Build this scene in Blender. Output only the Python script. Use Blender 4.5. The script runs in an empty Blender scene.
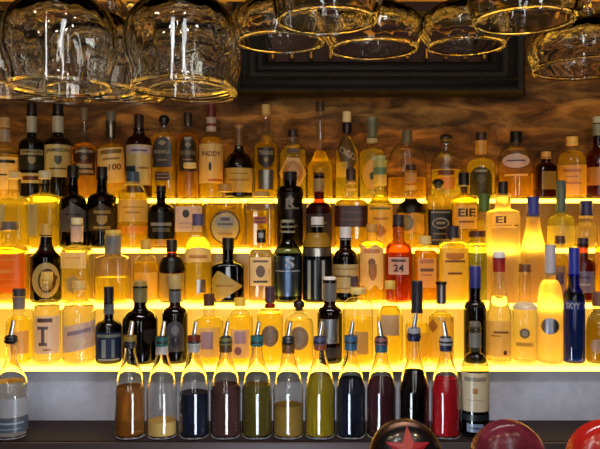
import bpy, bmesh, math, random
from mathutils import Vector, noise
random.seed(7)
S = bpy.context.scene
COL = S.collection
PI = math.pi
F = 718.0                 # focal length in pixels for the 600 px wide frame
CZ = 1.55                 # eye height

# ------------------------------------------------------------------ materials
def lin(c):
    return tuple(((v/255)/12.92 if v/255 <= .04045 else ((v/255+.055)/1.055)**2.4) for v in c)
MATS = {}
def newmat(name):
    m = bpy.data.materials.new(name); m.use_nodes = True
    nt = m.node_tree; nt.nodes.clear()
    out = nt.nodes.new('ShaderNodeOutputMaterial')
    return m, nt, out
def principled(name, rgb, rough=.5, metal=0., coat=0., linear=False, spec=.5):
    key = ('p', name)
    if key in MATS: return MATS[key]
    m, nt, out = newmat(name)
    b = nt.nodes.new('ShaderNodeBsdfPrincipled')
    b.inputs['Base Color'].default_value = (*(rgb if linear else lin(rgb)), 1)
    b.inputs['Roughness'].default_value = rough; b.inputs['Metallic'].default_value = metal
    b.inputs['Coat Weight'].default_value = coat; b.inputs['Coat Roughness'].default_value = .08
    b.inputs['Specular IOR Level'].default_value = spec
    nt.links.new(b.outputs[0], out.inputs[0])
    MATS[key] = m
    return m
def paper(rgb, transl=.55):
    key = ('paper', rgb, transl)
    if key in MATS: return MATS[key]
    m, nt, out = newmat('paper_%d_%d_%d' % rgb)
    n = nt.nodes.new('ShaderNodeTexNoise'); n.inputs['Scale'].default_value = 180
    tc = nt.nodes.new('ShaderNodeTexCoord'); nt.links.new(tc.outputs['Object'], n.inputs['Vector'])
    mx = nt.nodes.new('ShaderNodeMixRGB'); mx.blend_type = 'MULTIPLY'; mx.inputs[0].default_value = .12
    mx.inputs[1].default_value = (*lin(rgb), 1); nt.links.new(n.outputs['Fac'], mx.inputs[2])
    d = nt.nodes.new('ShaderNodeBsdfDiffuse'); t = nt.nodes.new('ShaderNodeBsdfTranslucent')
    nt.links.new(mx.outputs[0], d.inputs[0]); nt.links.new(mx.outputs[0], t.inputs[0])
    a = nt.nodes.new('ShaderNodeMixShader'); a.inputs[0].default_value = transl
    nt.links.new(d.outputs[0], a.inputs[1]); nt.links.new(t.outputs[0], a.inputs[2])
    g = nt.nodes.new('ShaderNodeBsdfGlossy'); g.inputs['Roughness'].default_value = .3
    a2 = nt.nodes.new('ShaderNodeMixShader'); a2.inputs[0].default_value = .04
    nt.links.new(a.outputs[0], a2.inputs[1]); nt.links.new(g.outputs[0], a2.inputs[2])
    nt.links.new(a2.outputs[0], out.inputs[0])
    MATS[key] = m
    return m
def thin_glass(tint):
    """a thin wall of glass: tinted see-through with a mirror sheen that grows at grazing angles"""
    key = ('thin', tint)
    if key in MATS: return MATS[key]
    m, nt, out = newmat('bottle_glass')
    lw = nt.nodes.new('ShaderNodeLayerWeight'); lw.inputs['Blend'].default_value = .5
    pw = nt.nodes.new('ShaderNodeMath'); pw.operation = 'POWER'; pw.inputs[1].default_value = 4
    nt.links.new(lw.outputs['Facing'], pw.inputs[0])
    ma = nt.nodes.new('ShaderNodeMath'); ma.operation = 'MULTIPLY_ADD'; ma.inputs[1].default_value = .75; ma.inputs[2].default_value = .05
    nt.links.new(pw.outputs[0], ma.inputs[0])
    p3 = nt.nodes.new('ShaderNodeMath'); p3.operation = 'POWER'; p3.inputs[1].default_value = 3.5       # a longer way through the wall at its edges
    nt.links.new(lw.outputs['Facing'], p3.inputs[0])
    cm = nt.nodes.new('ShaderNodeMixRGB'); cm.inputs[1].default_value = (*tint, 1); cm.inputs[2].default_value = (*[.3*c**2.5 for c in tint], 1)
    nt.links.new(p3.outputs[0], cm.inputs[0])
    t = nt.nodes.new('ShaderNodeBsdfTransparent'); nt.links.new(cm.outputs[0], t.inputs[0])
    g = nt.nodes.new('ShaderNodeBsdfGlossy'); g.inputs['Roughness'].default_value = .04
    mx = nt.nodes.new('ShaderNodeMixShader')
    nt.links.new(ma.outputs[0], mx.inputs[0]); nt.links.new(t.outputs[0], mx.inputs[1]); nt.links.new(g.outputs[0], mx.inputs[2])
    nt.links.new(mx.outputs[0], out.inputs[0])
    MATS[key] = m
    return m
def solid_glass(name, tint, ior=1.45, rough=0., wavy=0):
    key = ('solid', tint, ior, rough, wavy)
    if key in MATS: return MATS[key]
    m, nt, out = newmat(name)
    g = nt.nodes.new('ShaderNodeBsdfGlass'); g.inputs['Color'].default_value = (*tint, 1)
    g.inputs['IOR'].default_value = ior; g.inputs['Roughness'].default_value = rough
    if wavy:
        tc = nt.nodes.new('ShaderNodeTexCoord'); nz = nt.nodes.new('ShaderNodeTexNoise'); nz.inputs['Scale'].default_value = 38; nz.inputs['Detail'].default_value = 1
        mp = nt.nodes.new('ShaderNodeMapping'); mp.inputs['Scale'].default_value = (1.3, 1.3, .22)
        nt.links.new(tc.outputs['Object'], mp.inputs[0]); nt.links.new(mp.outputs[0], nz.inputs['Vector'])
        bp = nt.nodes.new('ShaderNodeBump'); bp.inputs['Strength'].default_value = wavy; bp.inputs['Distance'].default_value = .02
        nt.links.new(nz.outputs['Fac'], bp.inputs['Height']); nt.links.new(bp.outputs[0], g.inputs['Normal'])
    nt.links.new(g.outputs[0], out.inputs[0])
    MATS[key] = m
    return m
def liquor(tint, cloud=.3):
    """spirit in a bottle: clear and refracting, with the soft inner scatter that lets it glow over a lit step"""
    key = ('liquor', tint, cloud)
    if key in MATS: return MATS[key]
    m, nt, out = newmat('liquor')
    g = nt.nodes.new('ShaderNodeBsdfGlass'); g.inputs['Color'].default_value = (*tint, 1); g.inputs['IOR'].default_value = 1.37
    d = nt.nodes.new('ShaderNodeBsdfTranslucent'); d.inputs[0].default_value = (*[c**.8 for c in tint], 1)
    mx = nt.nodes.new('ShaderNodeMixShader'); mx.inputs[0].default_value = cloud
    nt.links.new(g.outputs[0], mx.inputs[1]); nt.links.new(d.outputs[0], mx.inputs[2]); nt.links.new(mx.outputs[0], out.inputs[0])
    MATS[key] = m
    return m
def murky(rgb, see=.25, tint=(.5, .3, .1)):
    """a cloudy mixer: mostly scatters, lets a little light through"""
    key = ('murky', rgb, see, tint)
    if key in MATS: return MATS[key]
    m, nt, out = newmat('mixer_liquid')
    d = nt.nodes.new('ShaderNodeBsdfDiffuse'); d.inputs[0].default_value = (*lin(rgb), 1)
    g = nt.nodes.new('ShaderNodeBsdfGlass'); g.inputs['Color'].default_value = (*tint, 1); g.inputs['IOR'].default_value = 1.33
    mx = nt.nodes.new('ShaderNodeMixShader'); mx.inputs[0].default_value = see
    nt.links.new(d.outputs[0], mx.inputs[1]); nt.links.new(g.outputs[0], mx.inputs[2]); nt.links.new(mx.outputs[0], out.inputs[0])
    MATS[key] = m
    return m
def emitter(name, rgb, strength, base=(.8, .6, .3)):
    m, nt, out = newmat(name)
    b = nt.nodes.new('ShaderNodeBsdfPrincipled')
    b.inputs['Base Color'].default_value = (*base, 1); b.inputs['Roughness'].default_value = .25
    b.inputs['Emission Color'].default_value = (*rgb, 1); b.inputs['Emission Strength'].default_value = strength
    nt.links.new(b.outputs[0], out.inputs[0])
    return m
def noise_mat(name, c1, c2, scale, stretch=(1, 1, 1), rough=.5, bump=.3, detail=6, c3=None):
    m, nt, out = newmat(name)
    tc = nt.nodes.new('ShaderNodeTexCoord'); mp = nt.nodes.new('ShaderNodeMapping'); mp.inputs['Scale'].default_value = stretch
    nt.links.new(tc.outputs['Object'], mp.inputs[0])
    n = nt.nodes.new('ShaderNodeTexNoise'); n.inputs['Scale'].default_value = scale; n.inputs['Detail'].default_value = detail
    n.inputs['Roughness'].default_value = .62; n.inputs['Distortion'].default_value = .6
    nt.links.new(mp.outputs[0], n.inputs['Vector'])
    r = nt.nodes.new('ShaderNodeValToRGB')
    r.color_ramp.elements[0].position = .36; r.color_ramp.elements[0].color = (*lin(c1), 1)
    r.color_ramp.elements[1].position = .66; r.color_ramp.elements[1].color = (*lin(c2), 1)
    if c3:
        e = r.color_ramp.elements.new(.5); e.color = (*lin(c3), 1)
    nt.links.new(n.outputs['Fac'], r.inputs[0])
    b = nt.nodes.new('ShaderNodeBsdfPrincipled'); b.inputs['Roughness'].default_value = rough; b.inputs['Specular IOR Level'].default_value = .25
    nt.links.new(r.outputs[0], b.inputs['Base Color'])
    if bump:
        bp = nt.nodes.new('ShaderNodeBump'); bp.inputs['Strength'].default_value = bump; bp.inputs['Distance'].default_value = .01
        nt.links.new(n.outputs['Fac'], bp.inputs['Height']); nt.links.new(bp.outputs[0], b.inputs['Normal'])
    nt.links.new(b.outputs[0], out.inputs[0])
    return m

# ------------------------------------------------------------------ mesh helpers
def link(name, me, parent=None):
    o = bpy.data.objects.new(name, me); COL.objects.link(o)
    if parent: o.parent = parent
    return o
def tag(o, label=None, cat=None, group=None, kind=None):
    if label: o['label'] = label
    if cat: o['category'] = cat
    if group: o['group'] = group
    if kind: o['kind'] = kind
    return o
def empty(name, loc, rz=0):
    o = bpy.data.objects.new(name, None); COL.objects.link(o); o.location = loc; o.rotation_euler.z = rz
    o.empty_display_size = .03
    return o
def build(name, bm, mats, parent=None, smooth=True, angle=40):
    me = bpy.data.meshes.new(name)
    bmesh.ops.recalc_face_normals(bm, faces=bm.faces)
    bm.to_mesh(me); bm.free()
    for m in (mats if isinstance(mats, (list, tuple)) else [mats]): me.materials.append(m)
    if smooth:
        for p in me.polygons: p.use_smooth = True
        me.set_sharp_from_angle(angle=math.radians(angle))
    return link(name, me, parent)
def box(bm, x0, x1, y0, y1, z0, z1, bev=0, mi=0):
    r = bmesh.ops.create_cube(bm, size=1)
    for v in r['verts']:
        v.co = Vector(((x0+x1)/2+v.co.x*(x1-x0), (y0+y1)/2+v.co.y*(y1-y0), (z0+z1)/2+v.co.z*(z1-z0)))
    fs = list({f for v in r['verts'] for f in v.link_faces})
    for f in fs: f.material_index = mi
    if bev:
        es = list({e for v in r['verts'] for e in v.link_edges})
        bmesh.ops.bevel(bm, geom=es, offset=bev, segments=2, affect='EDGES')
def lathe(bm, prof, seg=32, nf=None, df=None, cx=0, cy=0, mi=0):
    """revolve (r, z) pairs; nf/df give the cross-section exponent and depth ratio per ring"""
    rings = []
    for i, (r, z) in enumerate(prof):
        if r < 1e-6:
            rings.append([bm.verts.new((cx, cy, z))]); continue
        n = nf[i] if nf else 2.; d = df[i] if df else 1.
        ring = []
        for k in range(seg):
            a = 2*PI*(k+.5)/seg; c, s = math.cos(a), math.sin(a)
            x = r*math.copysign(abs(c)**(2/n), c); y = d*r*math.copysign(abs(s)**(2/n), s)
            ring.append(bm.verts.new((cx+x, cy+y, z)))
        rings.append(ring)
    for a, b in zip(rings, rings[1:]):
        for k in range(seg):
            k2 = (k+1) % seg
            if len(a) == 1 and len(b) == 1: continue
            if len(a) == 1: f = bm.faces.new((a[0], b[k2], b[k]))
            elif len(b) == 1: f = bm.faces.new((a[k], a[k2], b[0]))
            else: f = bm.faces.new((a[k], a[k2], b[k2], b[k]))
            f.material_index = mi
def tube(bm, pts, r, seg=10, mi=0):
    pts = [Vector(p) for p in pts]; rings = []
    rs = r if isinstance(r, (list, tuple)) else [r]*len(pts)
    for i, p in enumerate(pts):
        t = (pts[min(i+1, len(pts)-1)]-pts[max(i-1, 0)]).normalized()
        u = t.cross(Vector((1, 0, 0)) if abs(t.x) < .9 else Vector((0, 1, 0))).normalized(); w = t.cross(u)
        rings.append([bm.verts.new(p+(u*math.cos(2*PI*k/seg)+w*math.sin(2*PI*k/seg))*rs[i]) for k in range(seg)])
    for a, b in zip(rings, rings[1:]):
        for k in range(seg):
            f = bm.faces.new((a[k], a[(k+1) % seg], b[(k+1) % seg], b[k])); f.material_index = mi
    for ring in (rings[0], rings[-1]):
        f = bm.faces.new(ring); f.material_index = mi
TXT = {}
def text_mesh(s):
    """triangles of a word, one unit high, centred"""
    if s in TXT: return TXT[s]
    cu = bpy.data.curves.new('t', 'FONT'); cu.body = s; cu.align_x = 'CENTER'; cu.align_y = 'CENTER'; cu.resolution_u = 3; cu.offset = .025
    o = bpy.data.objects.new('t', cu); COL.objects.link(o)
    dg = bpy.context.evaluated_depsgraph_get(); dg.update()
    me = bpy.data.meshes.new_from_object(o.evaluated_get(dg))
    v = [(p.co.x, p.co.y) for p in me.vertices]; f = [tuple(p.vertices) for p in me.polygons]
    bpy.data.objects.remove(o); bpy.data.curves.remove(cu); bpy.data.meshes.remove(me)
    h = max(p[1] for p in v)-min(p[1] for p in v); cy = (max(p[1] for p in v)+min(p[1] for p in v))/2
    TXT[s] = ([(x/h, (y-cy)/h) for x, y in v], f)
    return TXT[s]

# ------------------------------------------------------------------ bottles
# every row of bottles: centre depth, height of the surface it stands on
ROWS = {4: (2.42, 1.634), 3: (2.30, 1.474), 2: (2.18, 1.314), 1: (2.06, 1.154), 0: (1.865, 1.0)}
GROUPS = {4: 'bottles on the top lit shelf', 3: 'bottles on the second lit shelf from the top',
          2: 'bottles on the third lit shelf from the top', 1: 'bottles on the bottom lit shelf', 0: 'bottles standing on the back counter'}
AMBER = (.99, .87, .22); DEEP = (.95, .70, .13); GOLD = (1., .95, .36); WATER = (.99, .98, .95); PALE = (1., .96, .55); RED = (.85, .38, .08); BROWN = (.62, .28, .07)
CLEAR = (.96, .96, .93); DARK = (.035, .02, .012); GREEN = (.10, .12, .035); BLACK = (.012, .01, .012); BRN = (.32, .12, .03); BLUE = (.05, .12, .85); NAVY = (.03, .035, .10); SMOKE = (.5, .5, .48)

def interp(prof, z):
    for (r0, z0), (r1, z1) in zip(prof, prof[1:]):
        if z0 <= z <= z1 and z1 > z0: return r0+(r1-r0)*(z-z0)/(z1-z0)
    return prof[-1][0]

def shoulder(R, rn, zs, zn, style):
    pts = []
    H = zn-zs
    for i in range(1, 11):
        t = i/10
        if style == 'r':      # rounded shoulder, then a small fillet into the neck
            if t <= .7:
                a = t/.7*PI/2*.86; r = R-(R-rn*1.15)*(1-math.cos(a))/(1-math.cos(PI/2*.86))*.92; z = zs+H*.72*math.sin(a)/math.sin(PI/2*.86)
            else:
                q = (t-.7)/.3; ra = R-(R-rn*1.15)*.92; r = ra+(rn-ra)*(1-(1-q)**2); z = zs+H*(.72+.28*q)
        elif style == 'c': q = t; r = R+(rn-R)*(q*q*(3-2*q)*.45+q*.55); z = zs+H*t
        elif style == 'd': a = t*PI/2; r = rn+(R-rn)*math.cos(a); z = zs+H*math.sin(a)
        elif style == 'b': r = rn+(R-rn)*(1-t)**2.2; z = zs+H*t
        elif style == 'f': r = R+(rn-R)*min(1, t*1.0)**.45 if t < 1 else rn; z = zs+H*(t**1.6)
        pts.append((r, z))
    return pts

class Bottle:
    pass

QUEUE = []
def bottle(row, x, w, *a, **k): QUEUE.append([row, float(x), float(w), a, k])
def settle():
    """give neighbours on a shelf elbow room: slim touching bottles a little, then ease them apart"""
    for row in ROWS:
        q = sorted([b for b in QUEUE if b[0] == row], key=lambda b: b[1])
        for a, b in zip(q, q[1:]):
            gap = b[1]-a[1]; need = (a[2]+b[2])*.485+.5
            if need > gap:
                f = max(.9, gap/need); a[2] *= f; b[2] *= f
        for it in range(200):
            for a, b in zip(q, q[1:]):
                d = (a[2]+b[2])*.485*1.01+.5-(b[1]-a[1])
                if d > 0: a[1] -= d/2; b[1] += d/2
    for row, x, w, a, k in QUEUE: make_bottle(row, x, w, *a, **k)
def make_bottle(row, x, w, top, label, name='whiskey_bottle', sh='r', ys=None, yn=None, nw=9, glass=CLEAR, liq=AMBER, fill=None,
           n=2., dr=1., cap=None, capw=None, caph=8, capm=0, L=(), N=(), pour=False, frost=False, thick=False, base=None, cat='bottle',
           liqmat=None, band=None, rz=0, capstyle='flat', bulge=None, lift=.0008):
    Yc, z0 = ROWS[row]; s = F/Yc; y0 = 224.5+(CZ-z0)*s
    X = (x-300)/F*Yc
    zz = lambda y: (y0-y)/s
    R = w*.485/s; rn = nw*.5/s
    H = zz(top)
    if ys is None: ys = y0-(y0-top)*.60
    if yn is None: yn = ys-(y0-top)*.17
    zs, zn = zz(ys), zz(yn)
    cH = caph/s if cap else 0
    zt = H-cH+(.006 if cap else 0)
    prof = [(R*.80, 0.0), (R*.93, .0015), (R*.985, .005), (R, .011)]
    if bulge:                                       # body that swells or tapers: list of (fraction of the way up, radius factor)
        for q, k in bulge: prof.append((R*k, .011+(zs-.011)*q))
        Rs = prof[-1][0]
    else:
        prof += [(R, .011+(zs-.011)*q) for q in (.25, .5, .75, 1.)]; Rs = R
    prof += shoulder(Rs, rn, zs, zn, sh)
    lip = min(.01, max(.004, (zt-zn)*.25))
    prof += [(rn, zt-lip), (rn*1.14, zt-lip+.001), (rn*1.14, zt-.001), (rn*1.05, zt)]
    dmax = min(dr, .051/R)
    def nd(z):
        q = 0 if z <= zs else (1 if z >= zn else (z-zs)/(zn-zs))
        q = q*q*(3-2*q)
        return n+(2-n)*q, dmax+(1-dmax)*q
    nf = [nd(z)[0] for r, z in prof]; df = [nd(z)[1] for r, z in prof]
    root = empty(name, (X, Yc, z0+lift), rz if n > 3 else -math.atan2(X, Yc))
    tag(root, label, cat, GROUPS[row])
    bm = bmesh.new()
    if thick:
        t = .003
        inner = [(max(r-t, .0015), max(z, .006)) for r, z in prof[2:-1]]+[(prof[-1][0]-t, zt)]
        pp = [(0, .003)]+prof+inner[::-1]+[(0, .0065)]
        nn = [n]+nf+[2]*len(inner)+[n]; dd = [dmax]+df+[1]*len(inner)+[dmax]
        lathe(bm, pp, 36, None, None)
        build('bottle_body', bm, solid_glass('clear_bottle_glass', (.97, .97, .95), 1.45), root)
    else:
        lathe(bm, [(0, .002)]+prof+([(0, zt)] if cap else []), 32, [n]+nf+[2], [dmax]+df+[1])
        gm = solid_glass('frosted_glass', glass, 1.4, .45) if frost else thin_glass(glass)
        build('bottle_body', bm, gm, root)
    # what is inside
    if liq is not None and not frost:
        zf = zz(fill) if fill is not None else zs+(zn-zs)*.55
        gap = .0036 if thick else .0022
        lp = [(0, .0085 if thick else .0065)]; ln = [n]; ld = [dmax]
        zb = lp[0][1]
        pr = [(max(r-gap, .001), max(z, zb)) for r, z in prof if z < zf]
        lp += pr; ln += [nd(z)[0] for r, z in pr]; ld += [nd(z)[1] for r, z in pr]
        rf = max(interp(prof, zf)-gap, .001)
        lp += [(rf, zf), (0, zf)]; ln += [nd(zf)[0]]*2; ld += [nd(zf)[1]]*2
        bm = bmesh.new(); lathe(bm, lp, 32, ln, ld)
        build('liquid', bm, liqmat or liquor(liq, .06 if liq == WATER else .22), root)
    # cap
    if cap:
        cr = (capw or nw*1.15)*.5/s
        bm = bmesh.new(); zc = H-cH
        if capstyle == 'ball':
            pp = [(0, zc), (cr*.55, zc), (cr*.55, zc+cH*.12)]+[(cr*math.sin(a)*1.0+.0001, zc+cH*.56-cH*.44*math.cos(a)) for a in [PI*k/9 for k in range(2, 9)]]+[(0, H)]
        elif capstyle == 'cork':
            pp = [(0, zc), (cr*.8, zc), (cr*.8, zc+cH*.4), (cr, zc+cH*.42), (cr, H-.002), (cr*.9, H), (0, H)]
        else:
            pp = [(0, zc), (cr, zc), (cr*1.0, zc+cH*.3), (cr*.96, zc+cH*.33), (cr*.98, H-.0025), (cr*.88, H), (0, H)]
        lathe(bm, pp, 24)
        build('cap', bm, principled('cap_%d_%d_%d_%d' % (*cap, capm), cap, .35, 1. if capm else 0.), root)
    # bands of foil or tape round the neck
    for (ya, yb, c, *rest) in N:
        za, zb = zz(yb), zz(ya); k = rest[0] if rest else 1.04
        bm = bmesh.new(); m = 6
        ring = [(interp(prof, za+(zb-za)*q/m)*k+.0008, za+(zb-za)*q/m) for q in range(m+1)]
        lathe(bm, [(ring[0][0]-.0012, za)]+ring+[(ring[-1][0]-.0012, zb)], 24,
              [nd(za)[0]]+[nd(z)[0] for r, z in ring]+[nd(zb)[0]], [nd(za)[1]]+[nd(z)[1] for r, z in ring]+[nd(zb)[1]])
        metal = len(rest) > 1 and rest[1]
        build('neck_band', bm, principled('foil_%d_%d_%d' % c, c, .28, 1.) if metal else paper(c), root)
    # labels
    def surf(lx, z, off):
        r = interp(prof, z)+off; nn, dd = nd(z)
        ax = min(abs(lx), r*.995)
        return Vector((math.copysign(ax, lx), -dd*(max(r**nn-ax**nn, 1e-12))**(1/nn)-(off if dd < .99 else 0), z))
    for lab in L:
        lab = dict(lab)
        ya, yb, wl, c = lab['y0'], lab['y1'], lab['w'], lab['c']
        shape = lab.get('shape', 'rect'); dx = lab.get('dx', 0)/s; tilt = lab.get('tilt', 0)
        za, zb = zz(yb), zz(ya); hw = wl*.5/s
        mats = [paper(c, lab.get('tr', .55)) if not lab.get('metal') else principled('foil_%d_%d_%d' % c, c, .3, 1.)]
        bm = bmesh.new()
        def patch(cx, z_lo, z_hi, hw, shape, off, mi, tilt=0):
            NX, NZ = 14, 6; grid = []
            zm = (z_lo+z_hi)/2; hh = (z_hi-z_lo)/2
            for i in range(NX+1):
                u = -1+2*i/NX; e = math.sqrt(max(0, 1-u*u))
                lo, hi = -1., 1.
                if shape == 'oval': u2 = math.sin(u*PI/2); e = math.sqrt(max(0, 1-u2*u2)); u = u2; lo, hi = -e, e
                elif shape == 'arch': hi = .35+.65*e
                elif shape == 'hat': hi = 1-.55*abs(u)
                elif shape == 'diamond': lo, hi = -(1-abs(u)), 1-abs(u)
                elif shape == 'hex': k = min(1, (1-abs(u))*1.9); lo, hi = -max(k, .02), max(k, .02)
                elif shape == 'kite': k = min(1, (u+1)*2.2)**.6 if u < -.5 else (1-u)/1.5; lo, hi = -max(k, .02), max(k, .02)
                elif shape == 'shield': lo = -(.25+.75*(1-u*u))
                elif shape == 'wave': lo = -1+.12*math.sin(u*6); hi = 1+.1*math.sin(u*5)
                col = []
                for j in range(NZ+1):
                    z = zm+hh*(lo+(hi-lo)*j/NZ)+tilt*u*hw
                    col.append(bm.verts.new(surf(cx+u*hw, z, off)))
                grid.append(col)
            for i in range(NX):
                for j in range(NZ):
                    q = [grid[i][j], grid[i+1][j], grid[i+1][j+1], grid[i][j+1]]
                    try:
                        f = bm.faces.new(q); f.material_index = mi
                    except ValueError: pass
        patch(dx, za, zb, hw, shape, .0007, 0, tilt)
        lvl = .0011
        for mk in lab.get('marks', ()):
            k = mk[0]; mc = mk[-1]; mm = paper(mc, lab.get('tr', .55))
            if mm not in mats: mats.append(mm)
            mi = mats.index(mm)
            if k == 'b':                            # ('b', y0, y1, width, dx, colour)
                patch(dx+mk[4]/s, zz(mk[2]), zz(mk[1]), mk[3]*.5/s, 'rect', lvl, mi, tilt)
            elif k in ('o', 'd', 's', 'a'):         # ('o', y0, y1, width, dx, colour)
                patch(dx+mk[4]/s, zz(mk[2]), zz(mk[1]), mk[3]*.5/s, {'o': 'oval', 'd': 'diamond', 's': 'shield', 'a': 'arch'}[k], lvl, mi, tilt)
            elif k == 't':                          # ('t', y, height, width, dx, text, colour)
                vs, fs = text_mesh(mk[5])
                tw = max(p[0] for p in vs)-min(p[0] for p in vs)
                hgt = mk[2]/s; sx = mk[3]/s/tw
                vv = [bm.verts.new(surf(dx+mk[4]/s+px*sx, zz(mk[1])+py*hgt+tilt*px*sx, lvl+.0004)) for px, py in vs]
                for f in fs:
                    try:
                        q = bm.faces.new([vv[i] for i in f]); q.material_index = mi
                    except ValueError: pass
            lvl += .00025
        bmesh.ops.remove_doubles(bm, verts=bm.verts, dist=1e-6)
        for f in bm.faces:
            f.normal_update()
            if f.normal.y > 0: f.normal_flip()
        me = bpy.data.meshes.new('label'); bm.to_mesh(me); bm.free()
        for m_ in mats: me.materials.append(m_)
        for p in me.polygons: p.use_smooth = True
        link('label', me, root)
    # pourer
    if pour:
        bm = bmesh.new()
        lathe(bm, [(0, zt-.006), (rn*.9, zt-.004), (rn*1.25, zt+.001), (rn*1.28, zt+.004), (rn*1.1, zt+.006), (rn*1.15, zt+.012), (rn*.9, zt+.016), (rn*.55, zt+.018), (0, zt+.018)], 20)
        p = build('pourer', bm, principled('black_rubber', (18, 15, 14), .45), root)
        bm = bmesh.new(); a = pour
        tube(bm, [(0, 0, zt+.017), (a*.001, -.001, zt+.026), (a*.003, -.003, zt+.038), (a*.0055, -.006, zt+.056)], [.0068, .0066, .0060, .0050], 14)
        build('spout', bm, principled('satin_steel', (214, 214, 218), .3, 1.), p)
    return root

def lb(y0, y1, w, c, **k):
    return dict(y0=y0, y1=y1, w=w, c=c, **k)
CREAM = (240, 230, 198); WHITE = (232, 228, 228); YEL = (246, 226, 150); INK = (40, 28, 22); LILAC = (205, 192, 214); SIL = (190, 192, 200); GREY = (128, 130, 140); TAN = (176, 140, 92); ORG = (226, 120, 38); DKG = (52, 50, 34)
BLK = (14, 12, 13); DRED = (84, 22, 22); STEEL = (170, 172, 178); PURP = (96, 84, 128)
# ---- top shelf
bottle(4, 5, 26, 118, 'amber whiskey bottle with tan cap and grey neck paper, far left of the top shelf', ys=152, yn=143, fill=155, cap=TAN, caph=10,
       N=[(130, 142, (170, 160, 150))], L=[lb(158, 190, 24, YEL, marks=[('b', 161, 164, 18, 0, INK), ('b', 175, 176.5, 14, 0, INK)])])
bottle(4, 32, 26, 103, 'dark green whiskey bottle whose dark label has a pale name strip, black cap', glass=GREEN, ys=146, yn=136, nw=9, cap=BLK, caph=13, capw=10,
       N=[(117, 133, (214, 204, 180), 1.05)], L=[lb(150, 171, 22, DKG, marks=[('b', 151, 156, 21, 0, (214, 196, 140)), ('t', 153.5, 3.6, 19, 0, 'JAMESON', INK), ('s', 158, 165, 7, 0, (190, 178, 130))]),
       lb(174, 184, 20, YEL, marks=[('b', 177, 181, 17, 0, (120, 60, 30))])])
bottle(4, 58, 27, 103, 'dark green whiskey bottle with big cream label and crest on its cream neck paper', glass=GREEN, ys=145, yn=135, nw=10, cap=BLK, caph=13, capw=11,
       N=[(117, 133, (222, 212, 186), 1.06)], L=[lb(146, 178, 26, YEL, marks=[('t', 152, 4.5, 22, 0, 'JAMESON', (70, 70, 30)), ('s', 157, 166, 7, 0, (90, 84, 40)), ('b', 169, 170.5, 16, 0, (120, 100, 50))]),
       lb(120, 130, 4, (120, 40, 40), shape='shield')])
bottle(4, 84, 26, 108, 'amber whiskey bottle with clear empty neck and brown label carrying pale strips', ys=150, yn=139, nw=7, liq=DEEP, fill=146, cap=(100, 86, 64), caph=12, capw=8,
       L=[lb(149, 163, 21, (74, 44, 28), shape='arch', marks=[('t', 153, 3.4, 17, 0, 'JAMESON', (226, 208, 170)), ('d', 156, 162, 8, 0, (150, 110, 70))]), lb(164, 176, 20, (90, 50, 30), marks=[('b', 165, 169, 15, 0, (220, 190, 130)), ('b', 171, 174, 17, 0, (225, 190, 120))])])
bottle(4, 111, 27, 112, 'whiskey bottle with grey foil neck and slanted yellow label numbered 100', ys=150, yn=142, nw=9, liq=AMBER, cap=(100, 92, 80), caph=10, capw=10,
       N=[(122, 138, (120, 112, 98), 1.05, True)], L=[lb(149, 184, 26, YEL, tilt=.1, marks=[('b', 151, 155, 20, 0, (150, 120, 60)), ('b', 159, 161, 16, 0, (180, 140, 70)), ('t', 168, 6, 12, 3, '100', (130, 84, 40))])])
bottle(4, 139, 27, 115, 'dark brown bottle with cream label that has a blue corner patch', glass=BRN, liq=BROWN, ys=145, yn=133, nw=10, cap=(40, 22, 18), caph=16, capw=10,
       N=[(132, 140, (46, 22, 18))], L=[lb(146, 186, 26, YEL, marks=[('b', 147, 155, 25, 0, (226, 210, 220)), ('b', 151, 152.5, 16, 0, PURP), ('b', 167, 182, 9, -8, (52, 72, 96)), ('b', 168, 170, 10, 4, (190, 130, 60))])])
bottle(4, 164, 26, 115, 'square shouldered amber whiskey bottle with ball cap and dark arched label', ys=140, yn=130, nw=9, n=5, dr=.8, cap=BLK, caph=12, capw=11, capstyle='ball',
       L=[lb(138, 168, 18, (52, 40, 24), shape='arch', marks=[('d', 141, 147, 8, 0, (176, 160, 120)), ('t', 153, 3.6, 15, 0, 'BUSHMILLS', (190, 170, 130)), ('b', 160, 162, 10, 0, (150, 130, 90))]), lb(173, 181, 14, (60, 36, 20), marks=[('b', 174.5, 175.5, 11, 0, TAN), ('b', 178, 179, 11, 0, TAN)])])
bottle(4, 188, 25, 113, 'whiskey bottle with silver edged dark green arched label beside a ball capped one', ys=141, yn=129, nw=8, liq=DEEP, cap=(34, 26, 20), caph=14, capw=9,
       L=[lb(138, 172, 17, (58, 54, 36), shape='arch', marks=[('b', 138.5, 141, 7, 0, (190, 180, 150)), ('d', 143, 149, 7, 0, (180, 170, 130)), ('b', 152, 156, 15, 0, (128, 116, 80)), ('b', 160, 161.5, 10, 0, TAN)])])
bottle(4, 211, 26, 104, 'whiskey bottle with dark red cap, white and red neck paper and cream name label', ys=144, yn=133, nw=9, cap=(92, 26, 26), caph=13, capw=9,
       N=[(118, 124, (214, 196, 176), 1.06), (124, 127, (150, 50, 40), 1.06), (127, 132, (220, 204, 180), 1.08)], L=[lb(145, 184, 24, (244, 216, 136), marks=[('t', 155, 5, 18, 0, 'PADDY', (110, 70, 40)), ('o', 163, 172, 3, -1, INK), ('b', 180, 182, 14, 4, (190, 110, 50))])])
bottle(4, 239, 29, 125, 'squat dark brown bottle with tan foil neck and plain yellow label', glass=DARK, liq=None, ys=168, yn=147, nw=9, sh='r', cap=(150, 104, 60), caph=6, capw=10,
       N=[(130, 146, (150, 104, 58), 1.06)], L=[lb(169, 193, 29, (242, 208, 108), marks=[('b', 174, 175, 18, 0, (190, 140, 60)), ('b', 180, 182, 20, 0, (200, 150, 60))])])
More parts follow.
